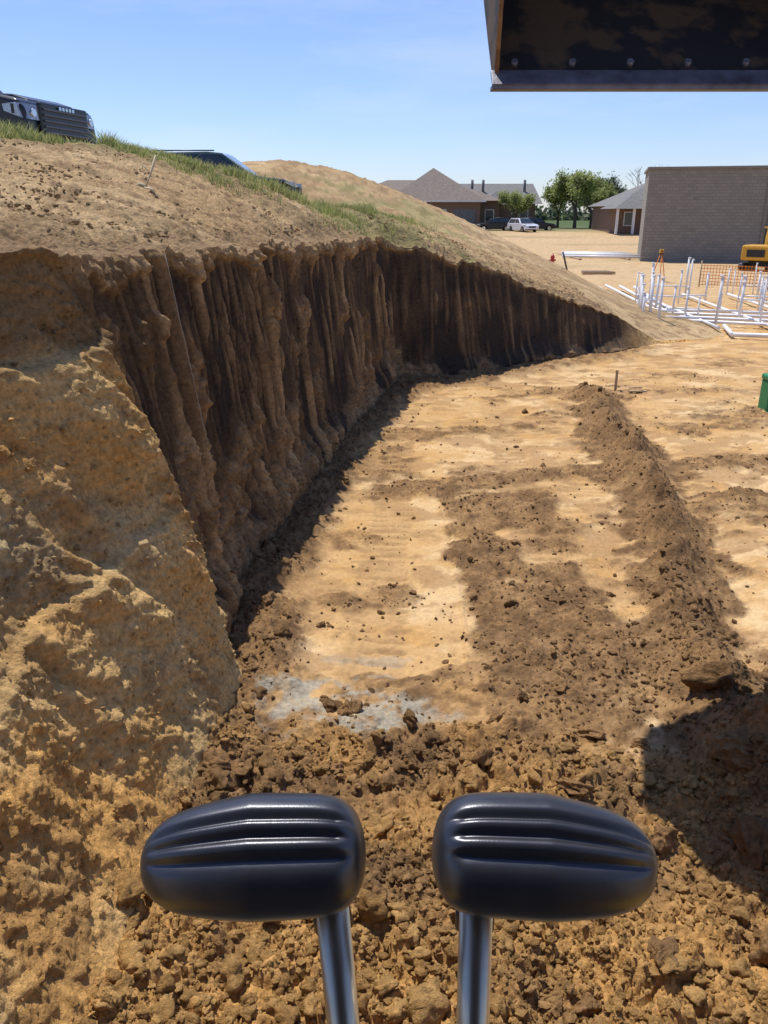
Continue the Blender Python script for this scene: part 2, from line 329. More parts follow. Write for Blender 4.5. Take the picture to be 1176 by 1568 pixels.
    cb=mixc(np.broadcast_to(orange,cw.shape),np.broadcast_to(tan,cw.shape),sm(-.2,.3,nb+.2*sm(1.4,.4,z)-.1))
    gz=np.exp(-((z-(1.50+.35*(4.2-K[None,:,1])*.35))/.30)**2)*sm(4.75,4.2,K[None,:,1])*sm(-.3,.2,fbm(s*2.5,z*2.5,4,247))
    cb=mixc(cb,np.broadcast_to(grey,cb.shape),np.clip(gz,0,1)*.85)
    cb=mixc(cb,np.broadcast_to(bd,cb.shape),.5*sm(.08,.40,fbm(s*2.5,z*4,4,249)))
    cb=cb*(1+.12*scr[...,None])
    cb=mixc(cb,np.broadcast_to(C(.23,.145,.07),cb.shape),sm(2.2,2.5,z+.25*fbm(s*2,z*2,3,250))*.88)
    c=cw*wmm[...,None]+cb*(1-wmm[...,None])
    V1=np.stack([X,Yc,z],-1)
    nt=330; d=.02*np.exp(np.linspace(0,math.log(75/.02),nt)); d=np.r_[np.linspace(.004,d[60],70),d[61:]]; nt=len(d)
    xt=X[-1][None,:]-O[None,:,0]*(-d[:,None]); yt=Yc[-1][None,:]+O[None,:,1]*d[:,None]
    zt=hillz(xt,yt); l=sm(0,.5,d)[:,None]
    rough=hs*sm(.0,.3,d)[:,None]*(.05*fbm(xt*1.5,yt*1.5,4,251)+.08*(.5-np.abs(fbm(xt*4,yt*4,4,252,.6)))+.035*lumps(xt*4.5,yt*4.5,253)*sm(.1,.4,fbm(xt,yt,3,255))+.045*lumps(xt*11,yt*11,256)+.028*lumps(xt*25,yt*25,257)+.08*fbm(xt*.9,yt*.9,5,258)*sm(20,26,yt))*sm(60,25,yt)
    zt=(z[-1][None,:])*(1-l)+zt*l+rough
    n1=fbm(xt*.8,yt*.8,4,259); n3=fbm(xt*5,yt*5,4,261)
    ct=mixc(np.broadcast_to(C(.44,.30,.155),xt.shape+(3,)),np.broadcast_to(C(.55,.395,.215),xt.shape+(3,)),sm(-.3,.4,n1))
    ct=mixc(ct,np.broadcast_to(C(.26,.17,.09),ct.shape),.75*sm(.0,.35,n3))
    ct=mixc(ct,np.broadcast_to(C(.31,.22,.12),ct.shape),.65*sm(.05,.3,fbm(xt*.5,yt*1.3,5,263)))
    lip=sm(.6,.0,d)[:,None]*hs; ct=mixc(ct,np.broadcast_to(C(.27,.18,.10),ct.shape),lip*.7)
    gp=np.array([(-9,9.5),(-4.82,11),(-3.05,12),(-1.92,13.5),(-.37,17),(.6,21),(1.5,27)])
    gd=dpoly(xt,yt,gp); gm=sm(.55,.1,gd+.35*n3)*.6
    gm=np.maximum(gm,.5*sm(-.1,.2,n1+.4*n3)*((yt>14)&(xt<2.5)&(yt<29)))
    ct=mixc(ct,np.broadcast_to(C(.21,.22,.08),ct.shape),gm)
    V2=np.stack([xt,yt,zt],-1)
    V=np.concatenate([V1,V2],0); Cc=np.concatenate([c,ct],0)
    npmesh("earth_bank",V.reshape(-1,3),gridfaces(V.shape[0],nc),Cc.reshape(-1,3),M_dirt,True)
    return V1,D,wm,c
V1,Dd,wmv,cbank=build_bank()
# ------------------------------------------------------------------ clods
def ico(sub):
    bm=bmesh.new(); bmesh.ops.create_icosphere(bm,subdivisions=sub,radius=1)
    v=np.array([p.co[:] for p in bm.verts]); f=np.array([[q.index for q in p.verts] for p in bm.faces]); bm.free(); return v,f
def clods(name,P,R,colr,sub,sink=.25,jit=.07,smooth=True):
    bv,bf=ico(sub); N=len(P)
    sc=rng.uniform(.65,1.3,(N,1,3))*R[:,None,None]; sc[:,:,2]*=.8
    V=bv[None]*np.ones((N,1,1))
    k=rng.normal(size=(N,6,3)); k/=np.linalg.norm(k,axis=2)[...,None]; ph=rng.uniform(0,6,(N,6))
    fr=[1.6,2.2,3.0,4.2,6,8.5]; am=[.18,.16,.13,.10,.07,.05]
    rad=.95+sum(am[i]*(1-2*np.abs(np.sin(fr[i]*np.einsum('nvc,nc->nv',V,k[:,i])+ph[:,i][:,None]))) for i in range(6))+rng.normal(0,jit,(N,len(bv)))
    V=V*np.maximum(rad,.35)[...,None]*sc
    a=rng.uniform(0,6.28,N); ca,sa=np.cos(a)[:,None],np.sin(a)[:,None]
    X=V[...,0]*ca-V[...,1]*sa; Y=V[...,0]*sa+V[...,1]*ca
    V=np.stack([X,Y,V[...,2]],-1)+P[:,None,:]; V[...,2]+=(R*(1-2*sink)*.5)[:,None]
    F=(bf[None]+np.arange(N)[:,None,None]*len(bv)).reshape(-1,3)
    c=np.repeat(colr[:,None,:],len(bv),1)
    return npmesh(name,V.reshape(-1,3),F,c.reshape(-1,3),M_clod,smooth)
def sample(N,ymin,ymax,pw=1.0):
    y=ymin*np.exp(rng.uniform(0,1,N)**pw*math.log(ymax/ymin)); x=rng.uniform(-1,1,N)*(1.0+.52*y)+.3
    return x,y
def clodcols(x,y,m):
    N=len(x); t=rng.uniform(0,1,N)
    a=mixc(np.broadcast_to(C(.20,.12,.055),(N,3)),np.broadcast_to(C(.36,.215,.098),(N,3)),t)
    b=mixc(np.broadcast_to(C(.36,.205,.072),(N,3)),np.broadcast_to(C(.60,.36,.135),(N,3)),t)
    f=np.clip(m['fg']*sm(-.5,.1,fbm(x*2,y*2,3,107))+.7*sm(3.4,1.8,y),0,1)
    c=mixc(a,b,f)
    return c
x,y=sample(120000,1.9,17); m=masks(x,y); cl_=sm(-.3,.3,fbm(x*2.5,y*2.5,3,500)); k=rng.uniform(0,1,len(x))<np.clip(m['loose']**2*.5*(.35+cl_)+.035*(.3+cl_),0,1); x,y=x[k],y[k]
z,m,cl,dn,L1,L2=floorz(x,y); R=np.exp(rng.normal(math.log(.0105),.5,len(x)))*(1+.03*y); 
k=rng.permutation(len(x))[:34000]; 
P=np.stack([x,y,z],-1)[k]; c=clodcols(x,y,m)[k]; clods("soil_clods",P,np.clip(R[k],.004,.035),c,1,.35,.14,False)
x,y=sample(30000,1.9,16); m=masks(x,y); k=rng.uniform(0,1,len(x))<np.clip((m['loose']-.5)**2*(.05+.75*m['fg']+.6*m['ridge']+.45*m['toe'])*(.4+1.2*sm(-.3,.3,fbm(x*2,y*2,3,501))),0,1); x,y=x[k],y[k]
z,m,cl,dn,L1,L2=floorz(x,y); R=np.exp(rng.normal(math.log(.027),.44,len(x)))*(1+.35*sm(1.5,2.4,x)*sm(5,4,y))
k=rng.permutation(len(x))[:5500]
clods("soil_lumps",np.stack([x,y,z],-1)[k],np.clip(R,.014,.085)[k],clodcols(x,y,m)[k],3,.34,.015,True)
L=[(2.25,4.6,.17),(2.55,4.2,.2),(2.1,3.9,.13),(2.4,3.6,.2),(1.95,3.3,.14),(2.2,3.0,.17),(1.75,2.7,.13),(2.0,2.4,.16),(2.8,4.9,.2),(-.36,4.68,.09),(-.24,4.62,.10),(-.42,4.78,.05),(.18,4.5,.07),(.30,4.42,.05),(.62,4.0,.08),(.95,4.7,.06),(1.35,4.3,.085),(1.62,4.15,.07),(1.25,4.85,.07),(-.85,3.95,.10),(-.62,3.85,.11),(-.98,3.8,.08),(-1.05,3.95,.09),(1.5,3.4,.08),(.85,3.1,.07),(.3,3.3,.06),(1.25,2.65,.07),(2.6,3.1,.16),(.15,4.05,.07),(-.3,4.0,.06),(.75,4.45,.06),(.5,3.6,.07),(1.1,3.7,.08),(.9,2.5,.08),(.45,2.7,.06),(1.4,2.35,.09),(-.2,3.4,.07)]
L=np.array(L); z=floorz(L[:,0],L[:,1])[0]
cc=np.tile(C(.24,.14,.062),(len(L),1))*rng.uniform(.8,1.6,(len(L),1)); 
clods("soil_chunks",np.c_[L[:,:2],z],L[:,2],cc,5,.4,.006)
nw_,nc_,_=V1.shape
ii=rng.integers(6,nw_-4,26000); jj=rng.integers(0,nc_,26000)
k=rng.uniform(0,1,26000)<np.where(wmv[jj]>.5,np.where(ii<70,.55,.05),.45); ii,jj=ii[k],jj[k]
R=np.exp(rng.normal(math.log(.009),.45,len(ii)))*(1+.06*V1[ii,jj,1])
clods("bank_clods",V1[ii,jj]-np.c_[R*0,R*0,R*.25],np.clip(R,.004,.035),cbank[ii,jj]*rng.uniform(.75,1.1,(len(ii),1)),1,.4,.16,False)
x=rng.uniform(-9,5,50000); y=rng.uniform(5,24,50000); lx=np.interp(y,[0,4.2,5.2,6.5,8,11,14,15.7,17,18.8,20,21],[-3.2,-2.5,-2.0,-1.85,-1.6,-1.15,-.5,-.15,1.6,3.8,5.5,7])-.15
k=(x<lx)&(x>-.5*y-1.5)&(rng.uniform(0,1,50000)<.6*sm(-.4,.3,fbm(x*1.3,y*1.3,3,510))); x,y=x[k],y[k]
R=np.exp(rng.normal(math.log(.017),.42,len(x))); c=mixc(np.broadcast_to(C(.32,.22,.12),(len(x),3)),np.broadcast_to(C(.52,.37,.20),(len(x),3)),rng.uniform(0,1,len(x)))
clods("hill_clods",np.stack([x,y,hillz(x,y)+.035],-1),np.clip(R,.008,.045),c,1,.4,.14,False)
# ------------------------------------------------------------------ grass
def grass(name,x,y,h,colA,colB):
    N=len(x); z=hillz(x,y); a=rng.uniform(0,6.28,N); w=.004+.004*rng.uniform(0,1,N)
    lx=rng.normal(0,.4,N)*h; ly=rng.normal(0,.4,N)*h; dx=np.cos(a)*w;dy=np.sin(a)*w
    p0=np.stack([x-dx,y-dy,z-.02],-1);p1=np.stack([x+dx,y+dy,z-.02],-1)
    p2=np.stack([x+dx*.7+lx*.4,y+dy*.7+ly*.4,z+h*.6],-1);p3=np.stack([x-dx*.7+lx*.4,y-dy*.7+ly*.4,z+h*.6],-1);p4=np.stack([x+lx,y+ly,z+h],-1)
    V=np.stack([p0,p1,p2,p3,p4],1).reshape(-1,3); o=np.arange(N)[:,None]*5
    F=np.concatenate([o+np.array([[0,1,2]]),o+np.array([[0,2,3]]),o+np.array([[3,2,4]])],0)
    t=rng.uniform(0,1,N); c=mixc(np.broadcast_to(colA,(N,3)),np.broadcast_to(colB,(N,3)),t); c=np.repeat(c[:,None],5,1).reshape(-1,3)
    return npmesh(name,V,F,c,M_grass)
def leafshader(m,nt,b,src):
    N=nt.nodes; tr=N.new("ShaderNodeBsdfTranslucent"); mx=N.new("ShaderNodeMixShader"); mx.inputs[0].default_value=.45
    nt.links.new(src,tr.inputs["Color"]); nt.links.new(b.outputs[0],mx.inputs[1]); nt.links.new(tr.outputs[0],mx.inputs[2]); nt.links.new(mx.outputs[0],N["Material Output"].inputs["Surface"])
M_grass,nt,b=nmat("grass_blades"); at=nt.nodes.new("ShaderNodeAttribute"); at.attribute_name="Col"; nt.links.new(at.outputs["Color"],b.inputs["Base Color"]); b.inputs["Roughness"].default_value=.6
leafshader(M_grass,nt,b,at.outputs["Color"])
gp=np.array([(-9,9.9),(-4.82,11.2),(-3.05,12.2),(-1.92,13.7),(-.37,17.3),(.4,20.5)])
N=90000; t=rng.uniform(0,1,N); seg=np.hypot(*np.diff(gp,axis=0).T); S=np.r_[0,np.cumsum(seg)]; q=t*S[-1]
sp=np.interp(q,[0,5,7,11,16],[.34,.30,.42,.36,.4])
gx=np.interp(q,S,gp[:,0])+rng.normal(0,1,N)*sp; gy=np.interp(q,S,gp[:,1])+rng.normal(0,1,N)*sp
dn=fbm(gx*2.2,gy*2.2,4,301); k=rng.uniform(0,1,N)<sm(-.2,.35,dn)*np.interp(q,[0,5,8,11,16],[1,.95,.7,.5,.15]); gx,gy=gx[k],gy[k]
h=rng.uniform(.05,.16,len(gx))*(1+.8*sm(0,.5,fbm(gx*2,gy*2,3,303)))
grass("grass",gx,gy,h,C(.17,.23,.06),C(.48,.46,.19))
# ------------------------------------------------------------------ common materials
M_black=mat("black_car_paint",(.008,.009,.011),.35,0,.1,4,spec=.5,coat=.2)
M_trim=mat("black_plastic",(.02,.02,.021),.5); M_chrome=mat("chrome",(.65,.66,.68),.15,1); M_dchrome=mat("dark_chrome",(.12,.12,.13),.3,.8)
M_glass=mat("dark_glass",(.03,.04,.05),.06,0,.1,2,spec=.9); M_lens=mat("headlight_lens",(.40,.43,.46),.15,.5,.3,25)
M_tyre=mat("tyre_rubber",(.02,.02,.02),.85,bump=.3); M_green=mat("dark_green_car_paint",(.015,.035,.04),.22,0,.1,3,coat=.6)
M_silver=mat("white_car_paint",(.75,.76,.78),.25,0,.05,3,coat=1); M_red=mat("red_paint",(.45,.03,.025),.45)
M_brick=mat("brown_brick",(.20,.125,.085),.85,0,.25,14,.3); M_roof=mat("asphalt_shingles",(.19,.155,.13),.9,0,.18,3,.4,20)
M_roof2=mat("grey_shingles",(.17,.165,.16),.9,0,.18,3,.4,20)
M_cap=mat("parapet_cap",(.22,.19,.16),.6); M_win=mat("window_glass",(.04,.05,.06),.1,spec=.8); M_whitetrim=mat("white_trim",(.7,.7,.68),.6)
M_pvc=mat("white_pvc",(.80,.81,.82),.35,0,.04,5); M_yel=mat("yellow_paint",(.62,.33,.03),.4,0,.1,6); M_wood=mat("stake_wood",(.42,.30,.17),.8,0,.25,12,.3)
M_steel=mat("worn_steel",(.16,.16,.19),.5,.5,.4,9,.3,80); M_ubox=mat("green_plastic",(.02,.22,.09),.5); M_orange=mat("orange_mesh",(.8,.25,.04),.6)
M_straw=mat("dry_stalk",(.62,.52,.33),.8); M_str=mat("old_string",(.42,.35,.26),.9)
# ------------------------------------------------------------------ vehicles
def wheel(parent,x,y,r,w,side):
    o=tube("tyre",[(x,y-w/2,r),(x,y+w/2,r)],r,M_tyre,parent,n=28); b=o.modifiers.new("b",'BEVEL'); b.width=.03; b.segments=2; b.limit_method='ANGLE'
    yy=y+side*(w/2+.004)
    tube("rim",[(x,yy-side*.04,r),(x,yy,r)],r*.6,M_chrome,parent,n=20)
    tube("hub",[(x,yy,r),(x,yy+side*.02,r)],r*.18,M_trim,parent,n=12)
def pickup(loc,rz):
    e=empty("pickup_truck",loc,rz); W=1.0
    prism("lower_body",[(-5.7,.6),(-5.7,1.22),(-5.6,1.27),(-3.95,1.27),(-1.75,1.27),(-1.3,1.25),(-.45,1.2),(-.16,1.14),(-.06,1.0),(-.03,.55),(-.5,.5),(-.56,.8),(-.75,.93),(-1.05,.93),(-1.25,.8),(-1.35,.45),(-4.1,.45),(-4.2,.8),(-4.4,.93),(-4.7,.93),(-4.9,.8),(-5,.5)],-W,W,M_black,e,.07)
    prism("hood_bulge",[(-1.5,1.2),(-1.5,1.31),(-.5,1.255),(-.22,1.17),(-.2,1.1)],-.62,.62,M_black,e,.03)
    v=[];pr=[(-1.55,1.25),(-2.25,1.88),(-3.75,1.9),(-4.0,1.25)]
    for sgn in(-1,1):
        for (px,pz) in pr: v.append((px,sgn*(.97 if pz<1.5 else .78),pz))
    pymesh("cab",v,[(0,1,2,3),(7,6,5,4),(0,4,5,1),(1,5,6,2),(2,6,7,3),(3,7,4,0)],M_black,e,.05)
    pymesh("windshield",[(-1.60,-.86,1.30),(-1.60,.86,1.30),(-2.18,.72,1.835),(-2.18,-.72,1.835)],[(0,1,2,3)],M_glass,e).location=(.02,0,.02)
    for sgn in(-1,1):
        for a,b_,nm in((-1.85,-2.75,"front_window"),(-2.85,-3.75,"rear_window")):
            f=lambda px,pz:(px,sgn*(.985-(pz-1.25)/.63*.19),pz)
            a2=a-.42 if a==-1.85 else a
            pymesh(nm,[f(a,1.3),f(b_,1.3),f(b_,1.8),f(a2,1.8)],[(0,1,2,3)],M_glass,e)
        box("mirror",(-1.95,sgn*1.02-.1*(sgn<0)+0,1.25),(-1.8,sgn*1.02+.2*(sgn>0)-.1*(sgn<0),1.5),M_trim,e,.03)
        y0=sgn*1.012;y1=sgn*.66
        pymesh("headlight",[(-.40,y0,.96),(-.10,y0,.86),(-.02,sgn*.9,.84),(-.015,y1,.84),(-.03,y1,1.06),(-.07,sgn*.9,1.07),(-.16,y0,1.08),(-.42,y0,1.06)],[(0,1,6,7),(1,2,5,6),(2,3,4,5)],M_lens,e,0)
        box("headlight_bezel",(-.26,min(y0,y0+sgn*.006),.92),(-.21,max(y0,y0+sgn*.006),1.06),M_trim,e)
        tube("projector",[(-.04,sgn*.8,.94),(.0,sgn*.8,.94)],.06,M_chrome,e,n=14)
    box("grille_frame",(-.06,-.66,.62),(.02,.66,1.12),M_black,e,.03)
    for i in range(5): box("grille_slat",(.0,-.6,.66+i*.085),(.045,.6,.695+i*.085),M_dchrome,e,.008)
    for i in range(5): box("badge_letter",(.045,-.2+i*.09,1.035),(.055,-.14+i*.09,1.085),M_chrome,e)
    box("front_bumper",(-.25,-1.0,.38),(.10,1.0,.62),M_trim,e,.05); box("rear_bumper",(-5.8,-.95,.45),(-5.65,.95,.65),M_chrome,e,.03)
    box("bed_rail",(-5.65,-1.0,1.27),(-4.05,-.93,1.31),M_trim,e,.01); box("bed_rail_far",(-5.65,.93,1.27),(-4.05,1.0,1.31),M_trim,e,.01)
    for sx in(-.92,-4.55):
        for sgn in(-1,1): wheel(e,sx,sgn*.88,.4,.26,sgn)
    return e
pickup((-5.42,15,3.76),math.radians(-14))
def car(name,loc,rz,paint,L=4.5,W=.88,H=1.5,suv=True):
    e=empty(name,loc,rz); hz=.98
    prism("body",[(-L,.35),(-L,.8),(-L+.1,hz),(-1.6,hz),(-1.2,hz-.02),(-.35,hz-.12),(-.05,.72),(0,.35),(-.4,.25),(-.5,.55),(-.75,.65),(-.95,.65),(-1.15,.55),(-1.25,.22),(-L+1.3,.22),(-L+1.2,.55),(-L+1,.65),(-L+.8,.65),(-L+.6,.55),(-L+.5,.25)],-W,W,paint,e,.06)
    rx=-L+.25 if suv else -L+1.2
    pr=[(-1.25,hz),(-2.0,H-.03),(-2.4,H),(rx-.0+.25,H-.03),(rx-.1,hz)]
    v=[]
    for sgn in(-1,1):
        for (px,pz) in pr: v.append((px,sgn*(W-.02 if pz<hz+.01 else W-.2),pz))
    m_=len(pr)
    pymesh("greenhouse",v,[tuple(range(m_)),tuple(range(2*m_-1,m_-1,-1))]+[(i,(i+1)%m_,(i+1)%m_+m_,i+m_) for i in range(m_)],paint,e,.05)
    k=lambda px,pz,s:(px,s*(W-.012-(pz-hz)/(H-hz)*.17),pz)
    pymesh("windshield",[(-1.3,-.8,hz+.04),(-1.3,.8,hz+.04),(-1.96,.64,H-.05),(-1.96,-.64,H-.05)],[(0,1,2,3)],M_glass,e).location=(.03,0,.02)
    for s in(-1,1):
        pymesh("side_window",[k(-1.5,hz+.04,s),k(-2.6,hz+.04,s),k(-2.6,H-.1,s),k(-2.08,H-.1,s)],[(0,1,2,3)],M_glass,e)
        pymesh("side_window_rear",[k(-2.68,hz+.04,s),k(rx+.1,hz+.04,s),k(rx+.35,H-.1,s),k(-2.68,H-.1,s)],[(0,1,2,3)],M_glass,e)
        tube("roof_rail",[(-2.2,s*.62,H+.03),(rx+.5,s*.62,H+.03)],.018,M_trim,e,n=6)
        box("headlight",(-.42,s*.87-.03,.66),(-.03,s*.87+.03,.8),M_lens,e,.01)
        box("tail_light",(-L-.02,s*.75-.12,.75),(-L+.1,s*.75+.14,1.0),M_red,e,.01)
        for sx in(-.85,-L+.9): wheel(e,sx,s*(W-.1),.33,.2,s)
    box("grille",(-.03,-.45,.5),(.015,.45,.68),M_trim,e,.01)
    return e
car("parked_suv",(-2.35,24,3.18),0,M_green,4.5,.9,1.55)
car("parked_car",(17.2,98,1.05),math.radians(-70),M_silver,4.5,.9,1.55)
car("parked_car",(11.2,103,1.1),math.radians(180),M_black,4.5,.88,1.5); car("parked_car",(21,104,1.1),0,M_black,4.6,.9,1.5)
# ------------------------------------------------------------------ buildings
def hip(name,x0,x1,y0,y1,z0,z1,over,m,parent,gable=False):
    x0-=over;x1+=over;y0-=over;y1+=over; hx=(x1-x0)/2;hy=(y1-y0)/2; ins=min(hx,hy) if not gable else 0.3
    if hx>=hy or gable: r=[(x0+ins,(y0+y1)/2,z1),(x1-ins,(y0+y1)/2,z1)]; F=[(0,1,5,4),(2,3,4,5),(3,0,4),(1,2,5),(0,3,2,1)]
    else: r=[((x0+x1)/2,y0+ins,z1),((x0+x1)/2,y1-ins,z1)]; F=[(0,1,4),(1,2,5,4),(2,3,5),(3,0,4,5),(0,3,2,1)]
    return pymesh(name,[(x0,y0,z0),(x1,y0,z0),(x1,y1,z0),(x0,y1,z0)]+r,F,m,parent)
def windows(e,x0,x1,y,z,n,w=1.0,h=1.3,seed=1):
    for i in range(n):
        cx=x0+(i+.5)*(x1-x0)/n
        box("window_frame",(cx-w/2-.1,y-.06,z-.1),(cx+w/2+.1,y+.02,z+h+.1),M_whitetrim,e); box("window",(cx-w/2,y-.09,z),(cx+w/2,y-.03,z+h),M_win,e)
e=empty("brick_house",(0,0,0))
box("walls",(-6,111,1),(15,124,4.7),M_brick,e); hip("main_roof",-6,15,111,124,4.65,7.35,.6,M_roof,e)
box("front_walls",(.8,108,1),(12.2,118,4.6),M_brick,e); hip("front_roof",.8,12.2,108,124,4.6,8.7,.6,M_roof,e)
windows(e,1.5,8.5,108,2.2,3); windows(e,12.5,15,111,2.2,1)
box("fascia",(.15,107.3,4.45),(12.85,107.42,4.62),M_whitetrim,e)
box("right_wing_walls",(15.0,115,1),(20.4,126,4.3),M_brick,e); hip("right_wing_roof",10.5,20.7,114.5,127,4.3,7.0,.5,M_roof2,e,True); windows(e,15.6,20,115,2.1,2)
box("wing_gable_front",(13.0,113.2,1),(17.0,115.5,4.2),M_brick,e); hip("wing_front_roof",13.0,17.0,113.2,119,4.2,5.9,.4,M_roof2,e)
for cx in (12.1,13.6,19.3): tube("vent",[(cx,118,5.6),(cx,118,7.4)],.18,M_roof2,e,n=8)
box("garage_door",(8.8,107.95,1.2),(11.6,107.99,3.6),M_roof2,e)
e=empty("gabled_house",(0,0,0))
box("walls",(26,95,1),(36,106,3.9),M_brick,e); hip("roof",26,36,95,106,3.9,6.6,.6,M_roof2,e); windows(e,26.3,33,95,1.9,3)
hip("porch_roof",25.2,29.5,92.5,98,3.6,5.0,.3,M_roof2,e); 
for px in(25.5,27.3,29.1): box("porch_post",(px-.12,92.7,1),(px+.12,92.95,3.62),M_whitetrim,e)
e=empty("brick_house",(0,0,0))
box("walls",(37.5,84,.5),(50,96,4.6),M_brick,e); hip("roof",37.5,50,84,96,4.6,7.4,.6,M_roof2,e); windows(e,38,49,84,2,4,1.2,1.4)
M_bw,nt,b=nmat("split_block"); N=nt.nodes; Lk=nt.links
tc=N.new("ShaderNodeTexCoord"); sep=N.new("ShaderNodeSeparateXYZ"); cmb=N.new("ShaderNodeCombineXYZ"); br=N.new("ShaderNodeTexBrick"); ad=N.new("ShaderNodeMath"); ad.operation='ADD'
Lk.new(tc.outputs["Object"],sep.inputs[0]); Lk.new(sep.outputs[0],ad.inputs[0]); Lk.new(sep.outputs[1],ad.inputs[1]); Lk.new(ad.outputs[0],cmb.inputs[0]); Lk.new(sep.outputs[2],cmb.inputs[1]); Lk.new(cmb.outputs[0],br.inputs["Vector"])
br.inputs["Scale"].default_value=1; br.inputs["Brick Width"].default_value=.4; br.inputs["Row Height"].default_value=.2; br.inputs["Mortar Size"].default_value=.012
br.inputs["Color1"].default_value=(.29,.268,.23,1); br.inputs["Color2"].default_value=(.24,.222,.19,1); br.inputs["Mortar"].default_value=(.17,.157,.135,1)
Lk.new(br.outputs["Color"],b.inputs["Base Color"]); b.inputs["Roughness"].default_value=.92
e=empty("block_building",(17.8,58,0),math.radians(-15))
box("walls",(0,0,-.2),(7.7,7,5.9),M_bw,e,.02); box("parapet_cap",(-.12,-.12,5.9),(7.82,7.12,6.06),M_cap,e)
box("low_wing",(7.71,4,-.2),(13,8,3.2),M_bw,e); box("door",(8.6,3.93,0),(9.6,3.98,2.1),M_trim,e); box("downspout",(7.5,-.1,0),(7.62,-.01,5.85),M_cap,e)
for zz in (2.0,4.0): box("scupper",(3.1,-.07,zz),(3.2,-.012,zz+.1),M_cap,e)
# ------------------------------------------------------------------ trees
M_bark=mat("bark",(.10,.08,.06),.9,bump=.5); 
def leafm(name,c1):
    m=mat(name,c1,.6,0,.35,.8); nt=m.node_tree; r=[n_ for n_ in nt.nodes if n_.type=='VALTORGB'][0]
    leafshader(m,nt,nt.nodes["Principled BSDF"],r.outputs["Color"]); return m
M_lf1=leafm("spring_leaves",(.30,.34,.09)); M_lf2=leafm("dark_leaves",(.06,.09,.035))
def tree(loc,H,Rr,lm,seed,leaves=5000,bare=False):
    rd=random.Random(seed); e=empty("bare_tree" if bare else "leafy_tree",loc); segs=[]; tips=[]
    def grow(p,d,l,r,dep):
        q=p+d*l; segs.append((p,q,r,r*.68)); 
        if dep==0: tips.append(q); return
        if dep<=3: tips.append(p.lerp(q,.6))
        for i in range(rd.choice((2,3,3))):
            nd=(d+Vector((rd.uniform(-1,1),rd.uniform(-1,1),rd.uniform(-.35,.7)))*.75).normalized(); grow(q,nd,l*rd.uniform(.62,.88),r*.62,dep-1)
    grow(Vector((0,0,0)),Vector((0,0,1)),H*(.24 if bare else .14),H*.018,5)
    V=[];F=[]
    for p,q,r0,r1 in segs:
        d=(q-p).normalized(); a=d.orthogonal().normalized(); b=d.cross(a); o=len(V)
        for (c,r) in((p,r0),(q,r1)):
            for k in range(5): t=k*1.2566; V.append(c+a*math.cos(t)*r+b*math.sin(t)*r)
        for k in range(5): F.append((o+k,o+(k+1)%5,o+5+(k+1)%5,o+5+k))
    mx=max(v.z for v in V); s=H/mx; V=[v*s for v in V]
    pymesh("trunk_and_limbs",V,F,M_bark,e)
    if not bare:
        T=[t*s for t in tips]; V=[];F=[]
        for i in range(leaves):
            t=rd.choice(T); sg=H*.05; c=t+Vector((rd.gauss(0,sg),rd.gauss(0,sg),rd.gauss(0,sg*1.2)-H*.03))
            if c.z<H*.06: continue
            a=Vector((rd.uniform(-1,1),rd.uniform(-1,1),rd.uniform(-1,1))).normalized(); b=a.orthogonal().normalized(); L_=H*rd.uniform(.012,.032); o=len(V)
            V+=[c-a*L_,c+b*L_*.6,c+a*L_,c-b*L_*.6]; F.append((o,o+1,o+2,o+3))
        me=bpy.data.meshes.new("leaves"); me.from_pydata([tuple(v) for v in V],[],F); ob=bpy.data.objects.new("leaves",me); COL.objects.link(ob); me.materials.append(lm); ob.parent=e
    return e
for (px,py,h,lm,sd) in [(25.2,112,7.0,M_lf1,1),(27.6,113,6.8,M_lf1,2),(24.2,118,5.4,M_lf1,3),(31.4,122,6.6,M_lf2,4),(34,124,5.6,M_lf2,5),(16.4,107,4.4,M_lf1,6),(29.3,118,5.8,M_lf1,8)]:
    tree((px,py,1.1),h,2,lm,sd,6000)
tree((37.5,122,1.1),8.5,3,None,9,bare=True); tree((33,128,1.1),7.5,3,None,12,bare=True)
V=[];F=[]
for i in range(14000):
    X=random.uniform(-260,330); hh=5+3*float(fbm(np.array([X*.05]),np.array([0.]),3,401)[0]); c=Vector((X,260+random.uniform(-8,8),1+abs(random.gauss(0,.5))*hh)) 
    if c.z>1+hh*1.2: c.z=1+hh*random.random()
    a=Vector((random.uniform(-1,1),random.uniform(-1,1),random.uniform(-1,1))).normalized(); b_=a.orthogonal().normalized(); L_=random.uniform(.5,1.2); o=len(V)
    V+=[c-a*L_,c+b_*L_*.7,c+a*L_,c-b_*L_*.7]; F.append((o,o+1,o+2,o+3))
me=bpy.data.meshes.new("distant_treeline"); me.from_pydata([tuple(v) for v in V],[],F); ob=bpy.data.objects.new("distant_treeline",me); COL.objects.link(ob); me.materials.append(M_lf2)
